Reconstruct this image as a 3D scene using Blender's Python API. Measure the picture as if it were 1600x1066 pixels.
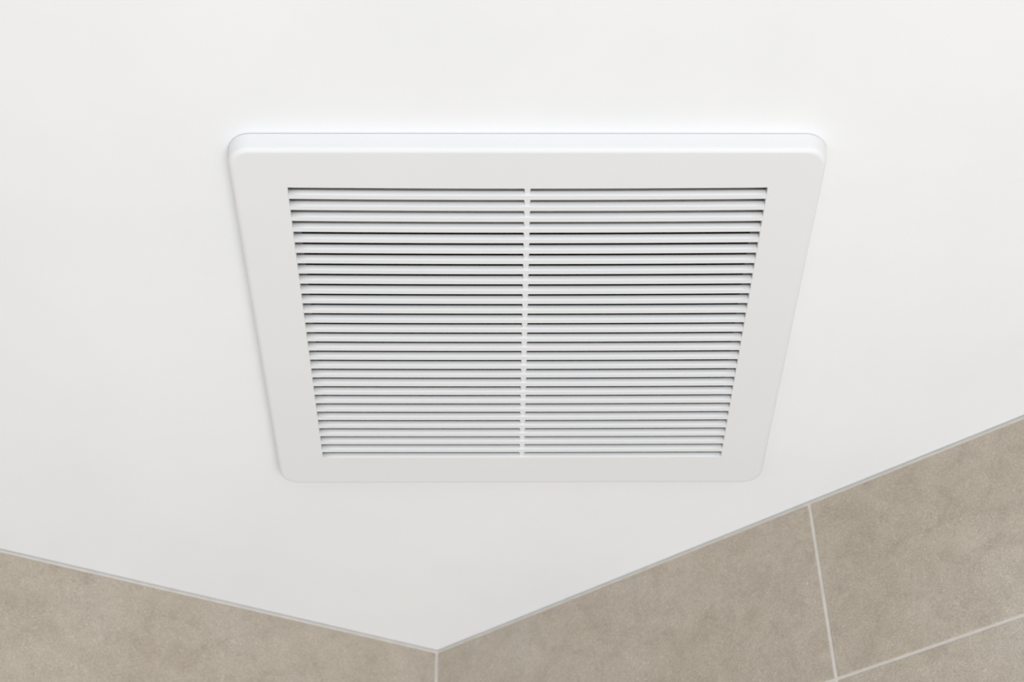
import bpy, bmesh, math
import numpy as np
from mathutils import Vector, Matrix

for o in list(bpy.data.objects):
    bpy.data.objects.remove(o)
sc = bpy.context.scene
C = sc.collection

# ------------------------------------------------------------------ camera
H = 0.700                      # camera to face plane of the vent cover
T = 0.013                      # cover stands this far below the ceiling
ZC = 2.400                     # ceiling height
ZF = ZC - T                    # face plane of the cover
ZCAM = ZF - H
PITCH, ROLL, YAW, FPX = 7.13425886e-01, -1.14772563e-02, 1.58662013e-02, 2552.98
cp, sp, cy, sy = math.cos(PITCH), math.sin(PITCH), math.cos(YAW), math.sin(YAW)
fwd = Vector((sy * cp, cy * cp, sp))
rt = Vector((cy, -sy, 0))
up = rt.cross(fwd)
cr, sr = math.cos(ROLL), math.sin(ROLL)
r2 = rt * cr + up * sr
u2 = up * cr - rt * sr
cam = bpy.data.cameras.new('camera')
cam.sensor_width = 36.0
cam.sensor_fit = 'HORIZONTAL'
cam.lens = FPX / 1600 * 36
cam.clip_start = 0.01
cam.dof.use_dof = True
cam.dof.focus_distance = 1.04
cam.dof.aperture_fstop = 11
co = bpy.data.objects.new('camera', cam)
m = Matrix.Identity(4)
for i in range(3):
    m[i][0], m[i][1], m[i][2] = r2[i], u2[i], -fwd[i]
m[2][3] = ZCAM
co.matrix_world = m
C.objects.link(co)
sc.camera = co

# ------------------------------------------------------------------ light
sc.view_settings.view_transform = 'Standard'
sc.view_settings.look = 'None'
sc.view_settings.gamma = 1
sc.view_settings.use_curve_mapping = False
sc.view_settings.exposure = 0.0
w = bpy.data.worlds.new('room_light')
sc.world = w
w.use_nodes = True
w.node_tree.nodes['Background'].inputs[0].default_value = (0.930, 0.962, 1.0, 1)
w.node_tree.nodes['Background'].inputs[1].default_value = 0.955


def area(name, loc, target, size, power, col=(1, 1, 1)):
    l = bpy.data.lights.new(name, 'AREA')
    l.shape = 'RECTANGLE'
    l.size, l.size_y = size
    l.energy = power
    l.color = col
    o = bpy.data.objects.new(name, l)
    o.location = loc
    o.rotation_euler = (Vector(target) - Vector(loc)).to_track_quat('-Z', 'Y').to_euler()
    C.objects.link(o)
    return o


area('added_fill_light', (0.7, -0.85, 0.1), (0.0, 0.9, 2.4), (1.3, 1.3), 34, (0.95, 0.975, 1.0))  # added fill, low behind the camera to the right, not an actual window

# ------------------------------------------------------------------ materials


def mat(name, base, rough=0.5, spec=0.5):
    mt = bpy.data.materials.new(name)
    mt.use_nodes = True
    b = mt.node_tree.nodes['Principled BSDF']
    b.inputs['Base Color'].default_value = (*base, 1)
    b.inputs['Roughness'].default_value = rough
    b.inputs['Specular IOR Level'].default_value = spec
    return mt, mt.node_tree, b


def coord(nt, scale=1.0):
    tc = nt.nodes.new('ShaderNodeTexCoord')
    mp = nt.nodes.new('ShaderNodeMapping')
    mp.inputs['Scale'].default_value = (scale,) * 3
    nt.links.new(tc.outputs['Object'], mp.inputs[0])
    return mp.outputs[0]


def noise(nt, vec, scale, detail=3, rough=0.5, dist=0.0):
    n = nt.nodes.new('ShaderNodeTexNoise')
    n.inputs['Scale'].default_value = scale
    n.inputs['Detail'].default_value = detail
    n.inputs['Roughness'].default_value = rough
    n.inputs['Distortion'].default_value = dist
    nt.links.new(vec, n.inputs['Vector'])
    return n.outputs['Fac']


def ramp(nt, fac, stops):
    r = nt.nodes.new('ShaderNodeValToRGB')
    e = r.color_ramp.elements
    while len(e) < len(stops):
        e.new(0.5)
    for k, (p, c) in enumerate(stops):
        e[k].position = p
        e[k].color = (*c, 1)
    nt.links.new(fac, r.inputs[0])
    return r.outputs[0]


def mix(nt, a, b, fac, mode='MIX'):
    x = nt.nodes.new('ShaderNodeMix')
    x.data_type = 'RGBA'
    x.blend_type = mode
    if isinstance(fac, (int, float)):
        x.inputs[0].default_value = fac
    else:
        nt.links.new(fac, x.inputs[0])
    nt.links.new(a, x.inputs[6])
    nt.links.new(b, x.inputs[7])
    return x.outputs[2]


def bump(nt, b, fac, strength, dist):
    n = nt.nodes.new('ShaderNodeBump')
    n.inputs['Strength'].default_value = strength
    n.inputs['Distance'].default_value = dist
    nt.links.new(fac, n.inputs['Height'])
    nt.links.new(n.outputs[0], b.inputs['Normal'])


# white ceiling paint: faint roller texture
M_ceiling, nt, b = mat('ceiling_paint', (0.86, 0.86, 0.86), 0.9, 0.2)
v = coord(nt)
c = ramp(nt, noise(nt, v, 9, 4, 0.55), [(0.3, (0.845, 0.845, 0.85)), (0.7, (0.875, 0.873, 0.87))])
nt.links.new(c, b.inputs['Base Color'])
bump(nt, b, noise(nt, v, 420, 4, 0.6), 0.25, 0.0003)

# white moulded plastic
M_plastic, nt, b = mat('white_plastic', (0.79, 0.79, 0.79), 0.5, 0.4)
v = coord(nt)
c = ramp(nt, noise(nt, v, 14, 3, 0.5), [(0.3, (0.783, 0.785, 0.786)), (0.7, (0.797, 0.795, 0.794))])
nt.links.new(c, b.inputs['Base Color'])
bump(nt, b, noise(nt, v, 900, 2, 0.5), 0.12, 0.0001)

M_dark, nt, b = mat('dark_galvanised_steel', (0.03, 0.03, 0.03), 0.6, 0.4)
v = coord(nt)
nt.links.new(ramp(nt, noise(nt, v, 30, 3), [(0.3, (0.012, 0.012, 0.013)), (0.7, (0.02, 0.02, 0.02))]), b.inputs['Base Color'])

# beige stone-look porcelain
M_tile, nt, b = mat('beige_stone_tile', (0.5, 0.45, 0.38), 0.55, 0.35)
v = coord(nt)
big = noise(nt, v, 6, 5, 0.6, 0.3)
mid = noise(nt, v, 45, 6, 0.65, 0.8)
fine = noise(nt, v, 170, 4, 0.6, 5.0)
spk = noise(nt, v, 430, 3, 0.6, 2.5)
c = ramp(nt, big, [(0.3, (0.425, 0.363, 0.286)), (0.7, (0.480, 0.428, 0.362))])
g1 = ramp(nt, mid, [(0.25, (0.36, 0.34, 0.32)), (0.5, (0.5, 0.5, 0.5)), (0.78, (0.62, 0.62, 0.62))])
c = mix(nt, c, g1, 0.5, 'OVERLAY')
g2 = ramp(nt, fine, [(0.32, (0.36, 0.35, 0.34)), (0.5, (0.49, 0.49, 0.49)), (0.58, (0.53, 0.53, 0.53)), (0.68, (0.72, 0.72, 0.71))])
c = mix(nt, c, g2, 0.55, 'OVERLAY')
g3 = ramp(nt, spk, [(0.3, (0.38, 0.38, 0.38)), (0.7, (0.62, 0.62, 0.62))])
c = mix(nt, c, g3, 0.45, 'OVERLAY')
nt.links.new(c, b.inputs['Base Color'])
bump(nt, b, fine, 0.25, 0.0004)

M_grout, nt, b = mat('pale_grout', (0.62, 0.58, 0.53), 0.85, 0.2)
v = coord(nt)
nt.links.new(ramp(nt, noise(nt, v, 120, 3), [(0.3, (0.64, 0.60, 0.55)), (0.7, (0.70, 0.66, 0.61))]), b.inputs['Base Color'])

# ------------------------------------------------------------------ helpers


def obj(name, bm, mats, parent=None, kind=None, smooth=False):
    bmesh.ops.recalc_face_normals(bm, faces=bm.faces)
    me = bpy.data.meshes.new(name)
    bm.to_mesh(me)
    bm.free()
    for mm in (mats if isinstance(mats, (list, tuple)) else [mats]):
        me.materials.append(mm)
    o = bpy.data.objects.new(name, me)
    C.objects.link(o)
    o.parent = parent
    if kind:
        o['kind'] = kind
    return o


def bridge(bm, a, b, smooth=False):
    n = len(a)
    for i in range(n):
        f = bm.faces.new((a[i], a[(i + 1) % n], b[(i + 1) % n], b[i]))
        f.smooth = smooth


def box(bm, x0, x1, y0, y1, z0, z1, mi=0, M=None):
    vs = [Vector((x, y, z)) for z in (z0, z1) for y in (y0, y1) for x in (x0, x1)]
    if M:
        vs = [M @ q for q in vs]
    vs = [bm.verts.new(q) for q in vs]
    for q in ((0, 1, 3, 2), (4, 5, 7, 6), (0, 1, 5, 4), (2, 3, 7, 6), (0, 2, 6, 4), (1, 3, 7, 5)):
        f = bm.faces.new([vs[k] for k in q])
        f.material_index = mi
    return vs


# ------------------------------------------------------------------ room shell
# inner corner where the two tiled walls meet (117 degrees)
CX, CY = -0.0474, 1.2258
AL, AR = 0.437189, 0.651646
dl = Vector((-math.cos(AL), -math.sin(AL), 0))
dr = Vector((math.cos(AR), -math.sin(AR), 0))
HX0, HX1, HY0, HY1 = -0.1190, 0.1610, 0.7170, 0.9230     # duct opening in the ceiling

bm = bmesh.new()
out = [(CX + dl.x * 2.6, CY + dl.y * 2.6), (CX + dl.x * 2.6, -2.6), (CX + dr.x * 2.6, -2.6), (CX + dr.x * 2.6, CY + dr.y * 2.6), (CX, CY)]
# push the slab a little past the wall faces
out = [(out[0][0] - .05, out[0][1] + .05), (out[1][0] - .05, out[1][1]), (out[2][0] + .05, out[2][1]), (out[3][0] + .05, out[3][1] + .05), (CX, CY + .06)]
hole = [(HX0, HY0), (HX1, HY0), (HX1, HY1), (HX0, HY1)]
rings = []
for z in (ZC, ZC + 0.03):
    a = [bm.verts.new((x, y, z)) for x, y in out]
    h = [bm.verts.new((x, y, z)) for x, y in hole]
    ed = [bm.edges.new((a[i], a[(i + 1) % 5])) for i in range(5)] + [bm.edges.new((h[i], h[(i + 1) % 4])) for i in range(4)]
    bmesh.ops.triangle_fill(bm, edges=ed, use_beauty=True)
    rings.append((a, h))
bridge(bm, rings[0][0], rings[1][0])
bridge(bm, rings[0][1], rings[1][1])
obj('ceiling', bm, M_ceiling, kind='structure')


def frame_of(d, inward):
    """x along the wall from the corner, y into the room, z up, origin at the corner under the ceiling"""
    M = Matrix.Identity(4)
    for i in range(3):
        M[i][0], M[i][1] = d[i], inward[i]
    M[0][3], M[1][3], M[2][3] = CX, CY, ZC
    return M


inL = Vector((-dl.y, dl.x, 0))
inL = inL if inL.y < 0 else -inL
inR = Vector((-dr.y, dr.x, 0))
inR = inR if inR.y < 0 else -inR
ML, MR = frame_of(dl, inL), frame_of(dr, inR)
PROUD = 0.0009      # tile surface stands proud of the grout
GR = 0.0029         # joint width
DG = 0.1509         # depth of the first course under the ceiling (joint centre)


def wall(name, M, first, step, top=0.0037, edge=0.0014):
    bm = bmesh.new()
    L, HT = 2.6, ZC
    # substrate with the grout surface
    box(bm, -0.03, L, -0.04, -PROUD, -HT, 0.0, 1, M)
    xs = [edge] + [first + k * step for k in range(12) if first + k * step < L - .1] + [L]
    zs = [-top] + [-(DG + k * 0.30) for k in range(9) if DG + k * 0.30 < HT - .05] + [-HT]
    for i in range(len(xs) - 1):
        for j in range(len(zs) - 1):
            x0 = xs[i] + (GR / 2 if i else 0)
            x1 = xs[i + 1] - (GR / 2 if i < len(xs) - 2 else 0)
            z1 = zs[j] - (GR / 2 if j else 0)
            z0 = zs[j + 1] + (GR / 2 if j < len(zs) - 2 else 0)
            e = 0.0004
            a = [bm.verts.new(M @ Vector(q)) for q in ((x0, -PROUD - .001, z0), (x1, -PROUD - .001, z0), (x1, -PROUD - .001, z1), (x0, -PROUD - .001, z1))]
            b_ = [bm.verts.new(M @ Vector(q)) for q in ((x0, -e, z0), (x1, -e, z0), (x1, -e, z1), (x0, -e, z1))]
            c_ = [bm.verts.new(M @ Vector(q)) for q in ((x0 + e, 0, z0 + e), (x1 - e, 0, z0 + e), (x1 - e, 0, z1 - e), (x0 + e, 0, z1 - e))]
            bridge(bm, a, b_)
            bridge(bm, b_, c_)
            bm.faces.new(c_)
    return obj(name, bm, [M_tile, M_grout], kind='structure')


M_seal, nt, b = mat('grey_sealant', (0.30, 0.30, 0.29), 0.6, 0.3)
v = coord(nt)
nt.links.new(ramp(nt, noise(nt, v, 80, 3), [(0.3, (0.46, 0.455, 0.44)), (0.7, (0.52, 0.515, 0.50))]), b.inputs['Base Color'])
for nm, M in (('trim_1', ML), ('trim_2', MR)):
    bm = bmesh.new()
    box(bm, 0.0, 2.6, -PROUD, -0.0003, -0.0010, 0.0, 0, M)
    obj(nm, bm, M_seal, kind='structure')

wall('wall_left', ML, 0.60, 0.60)
wall('wall_right', MR, 0.3590, 0.60)

# ------------------------------------------------------------------ vent cover
XL, XR = -0.1209, 0.1631          # ends of the slots
S0, P, NS = 0.6703, 0.0092483, 29  # first slot, pitch, number of slots
W = 0.0054                        # slot width
OX0, OX1, OY0, OY1 = -0.1536, 0.1954, 0.6400, 0.9678
YE = S0 + (NS - 1) * P + W + 0.0008
XM = (XL + XR) / 2
NX = 32


def bend(x, y):
    """the moulding sags a touch at mid span, most at the near end"""
    s = 1 - ((x - XM) / (XR - XL) * 2) ** 2
    f = 1.0 - 0.7 * (y - S0) / (YE - S0)
    return y + 0.0010 * max(s, 0) * f


vent = bpy.data.objects.new('exhaust_vent', None)
C.objects.link(vent)
vent.location = ((OX0 + OX1) / 2, (OY0 + OY1) / 2, ZC)
vent['label'] = 'white plastic louvered exhaust vent with rounded corners on the white ceiling'
vent['category'] = 'vent'
bpy.context.view_layer.update()


def part(name, bm, mats):
    """geometry is made in room coordinates, stored relative to the vent"""
    bmesh.ops.translate(bm, verts=bm.verts, vec=-Vector(vent.location))
    return obj(name, bm, mats, vent)


def rrect(bm, d, z, R=0.0132, n=14):
    r = R - d
    vs = []
    for cx, cy_, a0 in ((OX1 - R, OY1 - R, 0), (OX0 + R, OY1 - R, 90), (OX0 + R, OY0 + R, 180), (OX1 - R, OY0 + R, 270)):
        for k in range(n + 1):
            a = math.radians(a0 + 90 * k / n)
            vs.append(bm.verts.new((cx + r * math.cos(a), cy_ + r * math.sin(a), z)))
    return vs


bm = bmesh.new()
RR = 0.0032
GAP = 0.0005
prof = [(-0.0011, ZC - GAP), (-0.0010, ZC - GAP - 0.0004)]
for k in range(0, 11):
    a = math.radians(6 + (90 - 6) * k / 10)
    prof.append((RR - RR * math.cos(a), ZF + RR - RR * math.sin(a)))
loops = [rrect(bm, d, z) for d, z in prof]
for a, b_ in zip(loops, loops[1:]):
    bridge(bm, a, b_, True)
face_out = loops[-1]
# opening
xs = [XL + (XR - XL) * i / NX for i in range(NX + 1)]


def opening(z, g=0.0):
    pts = [(x, bend(x, S0) - g) for x in xs] + [(x, bend(x, YE) + g) for x in reversed(xs)]
    if g:
        pts = [(min(max(x, XL + 0), XR) + (-g if abs(x - XL) < 1e-6 else g if abs(x - XR) < 1e-6 else 0), y) for x, y in pts]
    return [bm.verts.new((x, y, z)) for x, y in pts]


o1 = opening(ZF, 0.00025)
o2 = opening(ZF + 0.00025)
o3 = opening(ZF + 0.0030)
ed = []
for lp in (face_out, o1):
    for i in range(len(lp)):
        e = bm.edges.get((lp[i], lp[(i + 1) % len(lp)])) or bm.edges.new((lp[i], lp[(i + 1) % len(lp)]))
        ed.append(e)
bmesh.ops.triangle_fill(bm, edges=ed, use_beauty=True)
bridge(bm, o1, o2)
bridge(bm, o2, o3)
# inside of the shell
in1 = rrect(bm, 0.0026, ZF + 0.0030)
in2 = rrect(bm, 0.0020, ZC - GAP)
ed = []
for lp in (in1, o3):
    for i in range(len(lp)):
        e = bm.edges.get((lp[i], lp[(i + 1) % len(lp)])) or bm.edges.new((lp[i], lp[(i + 1) % len(lp)]))
        ed.append(e)
bmesh.ops.triangle_fill(bm, edges=ed, use_beauty=True)
bridge(bm, in1, in2)
bridge(bm, in2, loops[0])
part('cover_plate', bm, M_plastic)

# louvers: one moulded panel of slanted blades
bm = bmesh.new()
PHI = math.radians(68)
ZT = 0.00322
LEAN = 0.00092      # blades curl to upright at the back
rl = 0.00045       # rounding of the front lip


def louver(y_far, y_next):
    """section in (y, height above the face)"""
    sec = [(y_far - LEAN, ZT), (y_far - LEAN, ZT * .85), (y_far - LEAN * .94, ZT * .66), (y_far - LEAN * .74, ZT * .42)]
    # rounded lip between the slant and the face
    tl = rl * math.tan(math.radians(36)) * 1.9
    p0 = (y_far - tl * math.cos(PHI), tl * math.sin(PHI))
    p2 = (y_far + tl, 0.0)
    for k in range(6):
        t = k / 5
        sec.append(((1 - t) ** 2 * p0[0] + 2 * t * (1 - t) * y_far + t * t * p2[0], (1 - t) ** 2 * p0[1] + t * t * p2[1]))
    width = y_next - y_far
    if width > 0.002:
        sec += [(y_next - 0.00022, 0.0), (y_next, 0.00022), (y_next, 0.0009), (y_far + 0.00115, 0.0009)]
    else:
        sec += [(y_next, 0.0), (y_next, 0.0009)]
    sec.append((y_far + 0.0010 - LEAN * .9, ZT))
    rows = []
    for x in xs:
        rows.append([bm.verts.new((x, bend(x, y), ZF + z)) for y, z in sec])
    for a, b_ in zip(rows, rows[1:]):
        n = len(a)
        for i in range(n):
            f = bm.faces.new((a[i], a[(i + 1) % n], b_[(i + 1) % n], b_[i]))
            f.smooth = 0 <= i <= 8
    bm.faces.new(rows[0])
    bm.faces.new(rows[-1])


for k in range(NS):
    yf = S0 + k * P + W
    louver(yf, S0 + (k + 1) * P if k < NS - 1 else YE)
part('louver_panel', bm, M_plastic)

# centre rib, set back between the blades
bm = bmesh.new()
XC = 0.0209
side = []
for k in range(NS):
    y = S0 + k * P
    side += [(y + (0.0 if k == 0 else -0.0004), 0.00196), (y + 0.0002, 0.00196), (y + 0.0034, 0.00150), (y + P - 0.0005, 0.0015)]
side[-1] = (YE, 0.0015)
pts = [(XC - h, bend(XC, y)) for y, h in side] + [(XC + h, bend(XC, y)) for y, h in reversed(side)]
lo = [bm.verts.new((x, y, ZF + 0.0009)) for x, y in pts]
hi = [bm.verts.new((x, y, ZF + 0.0044)) for x, y in pts]
bridge(bm, lo, hi)
n = len(side)
for vs in (lo, hi):
    for i in range(n - 1):
        bm.faces.new((vs[i], vs[i + 1], vs[2 * n - 2 - i], vs[2 * n - 1 - i]))
part('center_rib', bm, M_plastic)

# fan housing above the ceiling opening
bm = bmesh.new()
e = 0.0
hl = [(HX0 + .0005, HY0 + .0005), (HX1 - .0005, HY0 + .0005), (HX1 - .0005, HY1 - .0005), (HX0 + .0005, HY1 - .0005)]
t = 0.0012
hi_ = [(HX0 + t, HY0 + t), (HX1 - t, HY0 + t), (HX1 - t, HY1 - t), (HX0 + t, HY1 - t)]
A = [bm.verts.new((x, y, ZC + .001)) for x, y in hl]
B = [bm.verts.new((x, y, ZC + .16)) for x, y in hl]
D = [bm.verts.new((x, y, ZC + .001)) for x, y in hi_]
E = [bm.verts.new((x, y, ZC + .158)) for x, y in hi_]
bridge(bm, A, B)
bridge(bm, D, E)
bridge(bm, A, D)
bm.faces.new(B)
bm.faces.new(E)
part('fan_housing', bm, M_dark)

# grey metal flange of the housing, screwed flat to the ceiling behind the louvers
M_flange, nt, b = mat('grey_steel', (0.16, 0.16, 0.16), 0.6, 0.4)
v = coord(nt)
nt.links.new(ramp(nt, noise(nt, v, 60, 3), [(0.3, (0.27, 0.27, 0.27)), (0.7, (0.33, 0.33, 0.33))]), b.inputs['Base Color'])
bm = bmesh.new()
rings = []
for z in (ZC - 0.0008, ZC):
    a = [bm.verts.new((x, y, z)) for x, y in ((HX0 - .014, HY0 - .034), (HX1 + .014, HY0 - .034), (HX1 + .014, HY1 + .030), (HX0 - .014, HY1 + .030))]
    h = [bm.verts.new((x, y, z)) for x, y in hi_]
    for i in range(4):
        bm.faces.new((a[i], a[(i + 1) % 4], h[(i + 1) % 4], h[i]))
    rings.append((a, h))
bridge(bm, rings[0][0], rings[1][0])
bridge(bm, rings[0][1], rings[1][1])
part('mounting_flange', bm, M_flange)
